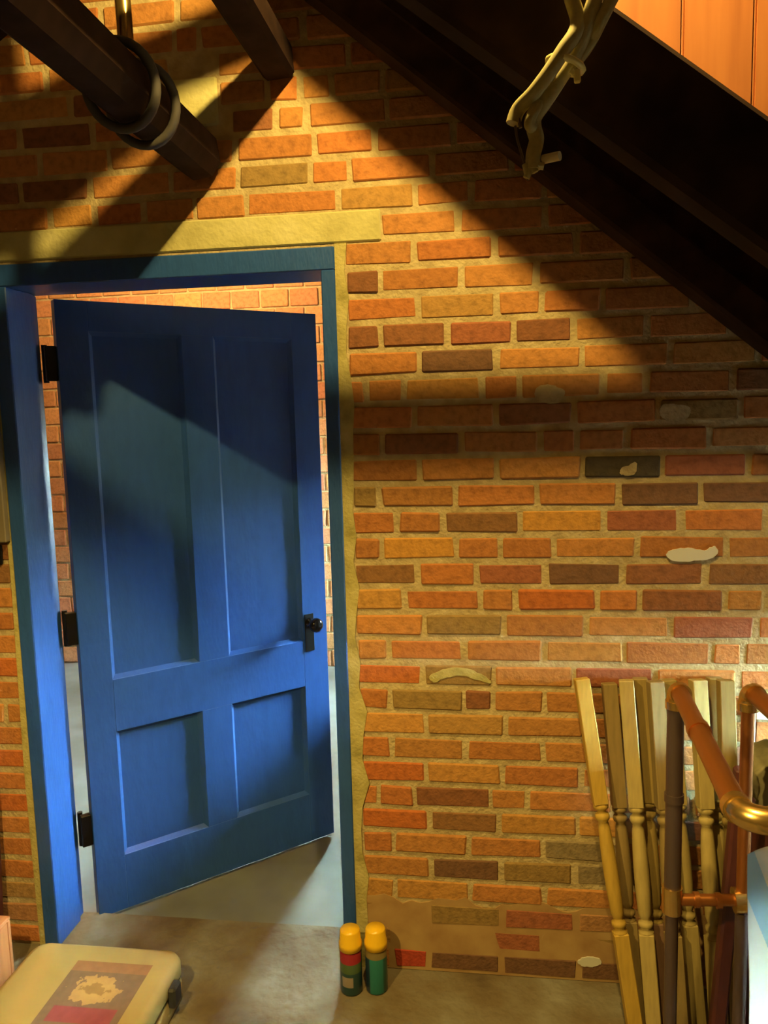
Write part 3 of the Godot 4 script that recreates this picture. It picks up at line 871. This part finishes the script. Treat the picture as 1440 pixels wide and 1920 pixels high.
# ---------------------------------------------------------------- balusters
func build_balusters() -> void:
	# [top pixel x, lower pixel x, lower pixel y, foot z, wood, label]
	var rows := [
		[1090, 1272, 1160, 1730, 0, "bright yellow turned baluster standing apart at the end of the leaning row"],
		[1142, 1281, 1180, 1740, 1, "dull brown turned baluster next to the bright yellow one"],
		[1174, 1275, 1211, 1740, 2, "pale cream turned baluster leaning between two brown ones"],
		[1200, 1271, 1231, 1745, 3, "ochre turned baluster with a darker foot beside the pale cream one"],
		[1228, 1277, 1261, 1745, 6, "tan turned baluster leaning just clear of the grey pipe post"],
		[1252, 1274, 1293, 1745, 4, "pale turned baluster half hidden behind the grey pipe post"],
		[1308, 1274, 1336, 1730, 2, "cream turned baluster leaning behind the copper rail"],
		[1340, 1270, 1352, 1730, 4, "pale tan turned baluster beside the last ochre one of the row"],
		[1360, 1275, 1374, 1735, 3, "ochre turned baluster last of the row beside the crate"]]
	var prof := [Vector2(0.0185, 0.345), Vector2(0.0205, 0.34), Vector2(0.0205, 0.33), Vector2(0.012, 0.322), Vector2(0.0115, 0.316), Vector2(0.0185, 0.309), Vector2(0.02, 0.3), Vector2(0.0185, 0.29),
		Vector2(0.0125, 0.281), Vector2(0.0155, 0.262), Vector2(0.0185, 0.2), Vector2(0.02, 0.12), Vector2(0.0195, 0.04), Vector2(0.0175, -0.04), Vector2(0.0135, -0.058), Vector2(0.0115, -0.064),
		Vector2(0.0185, -0.072), Vector2(0.0195, -0.08), Vector2(0.0185, -0.088), Vector2(0.012, -0.096), Vector2(0.02, -0.106), Vector2(0.0195, -0.112)]
	for i in rows.size():
		var r: Array = rows[i]
		var top := at_z(r[0], r[1], 0.028 + [0.045, 0.0, 0.045, 0.0, 0.045, 0.0, 0.045, 0.0, 0.045][i])
		# where the line of sight through the lower mark meets the leaning spindle of 0.94 m
		var low := at_z(r[2], r[3], top.z + 0.11)
		var d := (low - top).normalized()
		var foot := top + d * (top.y / -d.y)
		var t := thing("baluster", r[5], "baluster", foot, "balusters leaning against the brick wall")
		var y := (top - foot).normalized()
		var x := y.cross(Vector3(0, 0, 1)).normalized()
		var b := Basis(x, y, x.cross(y))
		var L := (top - foot).length()
		t.basis = b.rotated(y, rng.randf_range(-0.15, 0.15))
		var up: float = L - 0.575
		var st := mb()
		span(st, Vector3(-0.0195, L - 0.34, -0.0195), Vector3(0.0195, L, 0.0195), 0.002)
		obj("top_block", st, M.pines[r[4]], t)
		st = mb()
		var pr: Array = []
		var y1: float = L - 0.34
		var y0 := 0.3
		for q in prof:
			pr.append(Vector2(q.x, remap(q.y, -0.112, 0.345, y0, y1)))
		pr.reverse()
		lathe(st, Transform3D.IDENTITY, pr, 16)
		obj("turned_shaft", st, M.pines[r[4]], t)
		st = mb()
		span(st, Vector3(-0.0195, 0.004, -0.0195), Vector3(0.0195, y0, 0.0195), 0.002)
		obj("bottom_block", st, M.pines[5] if r[4] == 3 and r[0] == 1200 else M.pines[r[4]], t)
	# the dark red post among them and a loop of twine
	var a := at_z(1392, 1440, 0.3)
	var b2 := at_z(1345, 1920, 0.3)
	var dd := (b2 - a).normalized()
	var f := b2 + dd * (b2.y / -dd.y)
	var post := thing("wooden_post", "dark red wooden post leaning in front of the balusters", "post", f)
	var st2 := mb()
	bar(st2, Vector3.ZERO, a - f, 0.036, 0.036, Vector3(0, 0, 1), 0.006)
	obj("shaft", st2, M.red_wood, post)
	var tw := thing("twine_loop", "loop of green twine round the balusters under the copper rail", "twine", at_z(1335, 1515, 0.1))
	st2 = mb()
	var ring: Array = []
	for i in 22:
		var an := TAU * i / 22.0
		ring.append(Vector3(cos(an) * 0.036, sin(an) * 0.034 + 0.01 * cos(an * 2.0), 0.03 * cos(an)))
	tube(st2, ring, 0.0035, 6, true)
	obj("loop", st2, M.canvas, tw)

# ---------------------------------------------------------------- copper pipe frame, sheet and bundle
func elbow(st: SurfaceTool, a: Vector3, c: Vector3, b: Vector3, r: float) -> void:
	var pts: Array = []
	for i in 9:
		var s := i / 8.0
		pts.append(a.lerp(c, s).lerp(c.lerp(b, s), s))
	tube(st, pts, r, 16)
	for e in [[a, (c - a).normalized()], [b, (c - b).normalized()]]:
		tube(st, [e[0] - e[1] * 0.006, e[0] + e[1] * 0.012], r * 1.12, 16)
func lump(nn: FastNoiseLite, NS: int, NR: int, i: int, j: int) -> Vector3:
	var a := TAU * (i % NS) / NS
	var p := PI * j / NR
	var d := Vector3(cos(a) * sin(p), cos(p), sin(a) * sin(p))
	var q := Vector3(signf(d.x) * pow(absf(d.x), 0.6) * 0.16, signf(d.y) * pow(absf(d.y), 0.6) * 0.085, signf(d.z) * pow(absf(d.z), 0.6) * 0.1)
	q *= 1.0 + 0.18 * nn.get_noise_3d(d.x, d.y, d.z)
	return q + Vector3(0, 0.085, 0)
func build_pipe_frame() -> void:
	var H := 1.05
	var x0 := 0.425
	var x1 := 0.585
	var zf := 0.385
	var zn := 1.0
	var xn := 0.39
	var t := thing("pipe_frame", "copper pipe rail with brass elbows on grey posts before the balusters", "pipe frame", Vector3(x0, 0, zf))
	var o := t.position
	var R := 0.0195
	var st := mb()
	tube(st, [Vector3(x0, H, zf + 0.03) - o, Vector3(lerpf(x0, xn, 0.42), H, lerpf(zf, zn, 0.42)) - o], R, 18)
	obj("rail", st, M.copper, t).set_meta("label", "copper tube rail")
	st = mb()
	tube(st, [Vector3(lerpf(x0, xn, 0.43), H, lerpf(zf, zn, 0.43)) - o, Vector3(xn, H, zn - 0.04) - o], R * 1.03, 18)
	obj("rail", st, M.copper, t)
	st = mb()
	tube(st, [Vector3(lerpf(x0, xn, 0.405), H, lerpf(zf, zn, 0.405)) - o, Vector3(lerpf(x0, xn, 0.445), H, lerpf(zf, zn, 0.445)) - o], R * 1.2, 18)
	obj("sleeve", st, M.copper, t)
	st = mb()
	elbow(st, Vector3(xn, H, zn - 0.045) - o, Vector3(xn, H, zn) - o, Vector3(xn + 0.05, H, zn) - o, R * 1.12)
	obj("elbow", st, M.brass, t).set_meta("label", "shiny brass elbow")
	st = mb()
	tube(st, [Vector3(xn + 0.045, H, zn) - o, Vector3(1.2, H, zn) - o], R, 18)
	obj("cross_rail", st, M.brass, t)
	for s in [[x0, 0], [x1, 1]]:
		var x: float = s[0]
		st = mb()
		elbow(st, Vector3(x, H - 0.045, zf) - o, Vector3(x, H, zf) - o, Vector3(x, H, zf + 0.045) - o, R * 1.1)
		obj("elbow", st, M.brass, t)
		st = mb()
		tube(st, [Vector3(x, 0.54, zf) - o, Vector3(x, H - 0.04, zf) - o], R * (1.0 if s[1] == 0 else 0.75), 18)
		obj("post", st, M.steel if s[1] == 0 else M.copper, t)
		st = mb()
		tube(st, [Vector3(x, 0.0, zf) - o, Vector3(x, 0.5, zf) - o], R * 0.8, 14)
		obj("lower_post", st, M.steel, t)
	st = mb()
	tube(st, [Vector3(x0, 0.77, zf) - o, Vector3(x0, 0.79, zf) - o], R * 1.15, 18)
	obj("sleeve", st, M.steel, t)
	st = mb()
	tube(st, [Vector3(x1, H, zf + 0.045) - o, Vector3(x1 + 0.03, H, zn) - o], R, 18)
	obj("rail", st, M.copper, t)
	# the rung with its tee pieces and flange
	st = mb()
	tube(st, [Vector3(x0, 0.49, zf) - o, Vector3(x0, 0.555, zf) - o], R * 1.2, 18)
	obj("tee", st, M.brass, t)
	st = mb()
	tube(st, [Vector3(x0 + 0.015, 0.522, zf) - o, Vector3(x1 - 0.012, 0.528, zf) - o], R * 0.72, 16)
	for xx in [0.05, 0.1]:
		tube(st, [Vector3(x0 + xx, 0.524, zf) - o, Vector3(x0 + xx + 0.012, 0.5245, zf) - o], R * 0.95, 16)
	obj("rung", st, M.copper, t)
	st = mb()
	tube(st, [Vector3(x1 - 0.02, 0.528, zf) - o, Vector3(x1 + 0.005, 0.529, zf) - o], R * 1.5, 18)
	obj("flange", st, M.brass, t)
	# white sheet hung over the cross rail
	var sheet := thing("plastic_sheet", "white sheet with a light blue stripe hanging from the brass elbow", "sheet", Vector3(0.4, 0.3, zn))
	var top := H - 0.02
	var nx := 46
	var ny := 40
	var g: Array = []
	for i in nx + 1:
		var col: Array = []
		for j in ny + 1:
			var u := float(i) / nx
			var v := float(j) / ny
			var x := 0.372 + u * 0.72
			var y := lerpf(top + 0.005, 0.34 - 0.03 * sin(u * 9.0), v)
			var fold := 0.022 * sin(u * 26.0 + v * 2.0) * v + 0.03 * sin(u * 9.0 - v * 3.0) * v
			col.append(Vector3(x + 0.02 * sin(v * 5.0) * v, y, zn + 0.024 + fold + 0.03 * v + 0.05 * exp(-u * 14.0)))
		g.append(col)
	st = mb()
	st.set_smooth_group(0)
	for i in nx:
		for j in ny:
			for side in [0.0, -0.0025]:
				var off := Vector3(0, 0, side) - sheet.position
				var vs := [g[i][j] + off, g[i + 1][j] + off, g[i + 1][j + 1] + off, g[i][j + 1] + off]
				var uvs := [Vector2(i, j), Vector2(i + 1, j), Vector2(i + 1, j + 1), Vector2(i, j + 1)]
				for w in ([[0, 1, 2], [0, 2, 3]] if side == 0.0 else [[0, 2, 1], [0, 3, 2]]):
					for k in w:
						var q: Vector2 = uvs[k] / Vector2(nx, ny)
						st.set_uv(q)
						st.add_vertex(vs[k])
	var img := Image.create(1024, 512, false, Image.FORMAT_RGB8)
	for y in 512:
		for x in 1024:
			var s := x / 1023.0 * 0.72 - (y / 511.0 * 0.71) * 0.38
			var c := lin(0.74, 0.74, 0.72)
			if s > -0.026 and s < 0.012:
				c = lin(0.34, 0.55, 0.72)
			if s > 0.2 and s < 0.25:
				c = lin(0.34, 0.55, 0.72)
			img.set_pixel(x, y, srgb(c))
	var sm := mat(lin(1, 1, 1), 0.45)
	sm.albedo_texture = ImageTexture.create_from_image(img)
	obj("cloth", st, sm, sheet)
	# crate and grey bundle behind, against the wall
	var cr := thing("wooden_crate", "dark wooden crate standing against the wall behind the copper frame", "crate", Vector3(0.87, 0, 0.2))
	for i in 6:
		st = mb()
		span(st, Vector3(-0.19, 0.01 + i * 0.108, 0.115), Vector3(0.26, 0.108 + i * 0.108, 0.13), 0.003)
		obj("slat", st, M.red_wood, cr)
	for s in [Vector3(-0.19, 0, -0.14), Vector3(0.235, 0, -0.14)]:
		st = mb()
		span(st, s, s + Vector3(0.025, 0.65, 0.25), 0.003)
		obj("side", st, M.red_wood, cr)
	st = mb()
	span(st, Vector3(-0.19, 0.65, -0.14), Vector3(0.26, 0.665, 0.13), 0.003)
	obj("lid", st, M.red_wood, cr)
	var bd := thing("canvas_bundle", "grey-green canvas bundle on the dark crate behind the copper rail", "bundle", Vector3(0.8, 0.678, 0.23))
	st = mb()
	st.set_smooth_group(0)
	var nn := FastNoiseLite.new()
	nn.seed = 77; nn.frequency = 4.0
	var NS := 30
	var NR := 18
	for i in NS:
		for j in NR:
			var a: Vector3 = lump(nn, NS, NR, i, j)
			var c: Vector3 = lump(nn, NS, NR, i + 1, j + 1)
			quad(st, a, lump(nn, NS, NR, i + 1, j), c, lump(nn, NS, NR, i, j + 1), (a + c) * 0.5 - Vector3(0, 0.085, 0))
	obj("wrapping", st, M.canvas, bd)
	st = mb()
	tube(st, [Vector3(-0.075, 0.0, 0.09), Vector3(-0.08, 0.09, 0.118), Vector3(-0.075, 0.178, 0.06), Vector3(-0.07, 0.182, 0.0)], 0.004, 6)
	obj("strap", st, M.cord, bd)
	var br := thing("metal_bracket", "white painted angle bracket leaning on the wall above the canvas bundle", "bracket", Vector3(0.715, 0.768, 0.02))
	st = mb()
	span(st, Vector3(-0.02, 0.0, -0.008), Vector3(0.005, 0.09, 0.008), 0.002)
	span(st, Vector3(0.005, 0.068, -0.008), Vector3(0.13, 0.09, 0.008), 0.002)
	obj("angle", st, M.white_paint, br)

# ---------------------------------------------------------------- small things on the floor
func can_print(teal: bool, u: float, v: float) -> Color:
	var c := lin(0.02, 0.17, 0.17) if teal else lin(0.012, 0.03, 0.055)
	if teal:
		if v > 0.112: c = lin(0.2, 0.15, 0.06)
		elif absf(u - 0.32) < 0.05: c = lin(0.012, 0.09, 0.075)
		elif absf(u - 0.7) < 0.12: c = lin(0.015, 0.035, 0.07)
	elif absf(u - 0.5) < 0.2:
		if v > 0.1: c = lin(0.3, 0.02, 0.03)
		elif v > 0.07: c = lin(0.07, 0.12, 0.045)
		elif v > 0.028 and v < 0.06 and absf(u - 0.55) < 0.09: c = lin(0.3, 0.25, 0.22)
		else: c = lin(0.02, 0.06, 0.07)
	return c
func can(label: String, at: Vector3, teal: bool, turn: float) -> void:
	var t := thing("spray_can", label, "spray can", at, "spray cans by the door frame")
	t.rotation.y = turn
	var st := mb()
	var r := 0.0325
	lathe(st, Transform3D.IDENTITY, [Vector2(0, 0.004), Vector2(r - 0.006, 0.0), Vector2(r - 0.001, 0.002), Vector2(r, 0.006), Vector2(r, 0.128), Vector2(r - 0.002, 0.133), Vector2(r - 0.006, 0.137), Vector2(0, 0.137)], 32, true)
	var img := Image.create(256, 256, false, Image.FORMAT_RGB8)
	for y in 256:
		for x in 256:
			# u goes once round, v is metres up the can scaled to 0.14
			img.set_pixel(x, y, srgb(can_print(teal, x / 256.0, y / 256.0 * 0.14)))
	var m := mat(lin(1, 1, 1), 0.3)
	m.albedo_texture = ImageTexture.create_from_image(img)
	m.uv1_scale = Vector3(1, 1.0 / 0.14, 1)
	obj("can_body", st, m, t)
	st = mb()
	lathe(st, Transform3D.IDENTITY, [Vector2(0, 0.137), Vector2(r + 0.0015, 0.137), Vector2(r + 0.0015, 0.156), Vector2(r - 0.001, 0.16), Vector2(r - 0.003, 0.191), Vector2(r - 0.005, 0.195), Vector2(0, 0.196)], 32)
	obj("cap", st, M.yellow_cap, t).set_meta("label", "glossy yellow plastic cap")
func rim_point(v: Vector2, e: Array) -> Vector3:
	var w: Vector2 = v * (1.0 + e[0] / 0.22)
	return Vector3(w.x, e[1], w.y)
func build_floor_things() -> void:
	can("dark blue spray can with a red band and yellow cap beside the teal one", Vector3(-0.421, 0, 0.1), false, PI * 0.5 + 0.1)
	can("teal spray can with a yellow cap beside the dark blue one", Vector3(-0.347, 0, 0.088), true, PI * 0.5)
	# yellowed case lying flat
	var cs := thing("plastic_case", "yellowed flat case with a printed label lying on the floor by the door", "case", Vector3(-1.15, 0, 0.36))
	var rim := PackedVector2Array()
	var hw := 0.235
	var hd := 0.215
	for cnr in [[1, -1, -90], [1, 1, 0], [-1, 1, 90], [-1, -1, 180]]:
		for i in 7:
			var a := deg_to_rad(cnr[2] + i * 15.0)
			rim.append(Vector2(cnr[0] * (hw - 0.045) + cos(a) * 0.045, cnr[1] * (hd - 0.045) + sin(a) * 0.045))
	var case_mat := textured(lin(0.46, 0.33, 0.115), noise_tex(71, 0.008, grey_ramp(0.82, 1.0), 128, 3), Vector3(2, 2, 2), 0.55)
	for s in [["base_shell", 0.0, 0.066], ["lid", 0.07, 0.13]]:
		var st := mb()
		st.set_smooth_group(0)
		var prof := [[0.0, s[1]], [-0.002, s[1]], [0.0, s[1] + 0.004], [0.0, s[2] - 0.02], [-0.006, s[2] - 0.006], [-0.02, s[2]]]
		for i in prof.size() - 1:
			for k in rim.size():
				var p := rim[k]
				var q := rim[(k + 1) % rim.size()]
				quad(st, rim_point(p, prof[i]), rim_point(q, prof[i]), rim_point(q, prof[i + 1]), rim_point(p, prof[i + 1]), Vector3(p.x, 0.03 if i > 2 else 0.0, p.y))
		for yy in [[s[1], -0.0, -1.0], [s[2], -0.02, 1.0]]:
			for k in rim.size():
				var p: Vector2 = rim[k] * (1.0 + yy[1] / 0.22)
				var q: Vector2 = rim[(k + 1) % rim.size()] * (1.0 + yy[1] / 0.22)
				tri(st, Vector3(0, yy[0], 0), Vector3(p.x, yy[0], p.y), Vector3(q.x, yy[0], q.y), Vector3(0, yy[2], 0))
		obj(s[0], st, case_mat, cs)
	var st := mb()
	span(st, Vector3(0.232, 0.04, -0.13), Vector3(0.256, 0.1, -0.08), 0.006)
	obj("latch", st, M.cord, cs).set_meta("label", "dark latch on the side of the case")
	# printed label on the lid
	st = mb()
	var lp := [Vector3(-0.06, 0.1306, -0.135), Vector3(0.17, 0.1306, -0.135), Vector3(0.17, 0.1306, 0.13), Vector3(-0.06, 0.1306, 0.13)]
	var luv := [Vector2(0, 0), Vector2(1, 0), Vector2(1, 1), Vector2(0, 1)]
	for w in [[0, 1, 2], [0, 2, 3]]:
		for k in w:
			st.set_uv(luv[k]); st.add_vertex(lp[k])
	var img := Image.create(128, 128, false, Image.FORMAT_RGB8)
	var nz := FastNoiseLite.new()
	nz.seed = 9; nz.frequency = 0.05
	for y in 128:
		for x in 128:
			var n := nz.get_noise_2d(x, y)
			var c := lin(0.22, 0.14, 0.085)
			if y < 20: c = lin(0.34, 0.17, 0.08)
			if y > 84 and y < 112 and x > 14 and x < 116: c = lin(0.32, 0.07, 0.075)
			var e := Vector2((x - 60.0) / 40.0, (y - 52.0) / 26.0).length() + n * 0.5
			if e < 0.95: c = lin(0.52, 0.32, 0.12)
			if e < 0.45: c = lin(0.36, 0.21, 0.07)
			img.set_pixel(x, y, srgb(c * (1.0 + 0.15 * n)))
	var lm := mat(lin(1, 1, 1), 0.6)
	lm.albedo_texture = ImageTexture.create_from_image(img)
	lm.cull_mode = BaseMaterial3D.CULL_DISABLED
	obj("printed_label", st, lm, cs)
	# things standing along the wall left of the door
	var nb := thing("notice_board", "grey-brown board hung on the bricks beside the hinge side of the frame", "board", Vector3(-1.72, 1.34, 0.014))
	st = mb()
	span(st, Vector3(-0.3, 0.0, -0.012), Vector3(0.262, 0.66, 0.012), 0.003)
	obj("panel", st, textured(lin(0.2, 0.17, 0.12), noise_tex(72, 0.01, grey_ramp(0.8, 1.0), 128, 3), Vector3(2, 2, 2), 0.8), nb)
	var hk := thing("coat_hook", "dark iron hook on the wall below the grey-brown board", "hook", Vector3(-1.5, 1.3, 0.004))
	st = mb()
	span(st, Vector3(-0.012, -0.03, -0.002), Vector3(0.012, 0.03, 0.004), 0.002)
	obj("back_plate", st, M.black_iron, hk)
	st = mb()
	tube(st, curve([Vector3(0, 0.0, 0.003), Vector3(0.004, -0.01, 0.03), Vector3(0.008, 0.005, 0.055), Vector3(0.01, 0.03, 0.06)]), 0.006, 8)
	tube(st, curve([Vector3(0, -0.02, 0.003), Vector3(-0.02, -0.07, 0.02), Vector3(-0.045, -0.11, 0.03)]), 0.006, 8)
	obj("hook_arm", st, M.black_iron, hk)
	var tb := thing("painted_board", "teal painted board leaning on the wall behind the wooden box", "board", Vector3(-1.685, 0, 0.06))
	st = mb()
	bar(st, Vector3(0, 0, 0), Vector3(0, 0.62, -0.045), 0.22, 0.014, Vector3(0, 0, 1), 0.003)
	obj("panel", st, mat(lin(0.1, 0.24, 0.2), 0.6), tb)
	st = mb()
	bar(st, Vector3(0.114, 0, 0.002), Vector3(0.114, 0.62, -0.043), 0.012, 0.02, Vector3(0, 0, 1), 0.002)
	obj("edge_strip", st, M.red_wood, tb)
	var wb := thing("wooden_box", "orange-brown wooden box standing beside the flat yellow case", "box", Vector3(at_z(19, 1720, 0.16).x - 0.1, 0, 0.32))
	for s in [[Vector3(-0.2, 0, -0.16), Vector3(0.1, 0.2, -0.145)], [Vector3(-0.2, 0, 0.145), Vector3(0.1, 0.2, 0.16)], [Vector3(-0.2, 0, -0.144), Vector3(-0.185, 0.2, 0.144)], [Vector3(0.085, 0, -0.144), Vector3(0.1, 0.2, 0.144)]]:
		st = mb()
		span(st, s[0], s[1], 0.002)
		obj("side", st, M.boards, wb)
	st = mb()
	span(st, Vector3(-0.2, 0.2, -0.16), Vector3(0.1, 0.212, 0.16), 0.002)
	obj("lid", st, M.boards, wb)

func _ready() -> void:
	rng.seed = 20240
	set_view()
	make_materials()
	bulb_lamp("bare warm bulb hanging in the loft above the beams", LAMP, roof_y(LAMP.x), 4.8, Color(1.0, 0.84, 0.45), 0.026)
	bulb_lamp("pendant lamp with a dark metal shade lighting the room", Vector3(-0.95, 2.2, 1.9), roof_y(-0.95), 4.0, Color(1.0, 0.84, 0.45), 0.028, true)
	bulb_lamp("bare warm bulb hanging over the landing behind the wall", Vector3(-1.75, 2.78, -1.9), 2.95, 4.0, Color(1.0, 0.8, 0.5), 0.03)
	build_shell()
	build_gable_wall()
	build_far_wall()
	build_door()
	build_shadow_cupboard()
	build_light_blocker()
	build_timbers()
	build_pipe_frame()
	build_balusters()
	build_floor_things()
	build_cables()
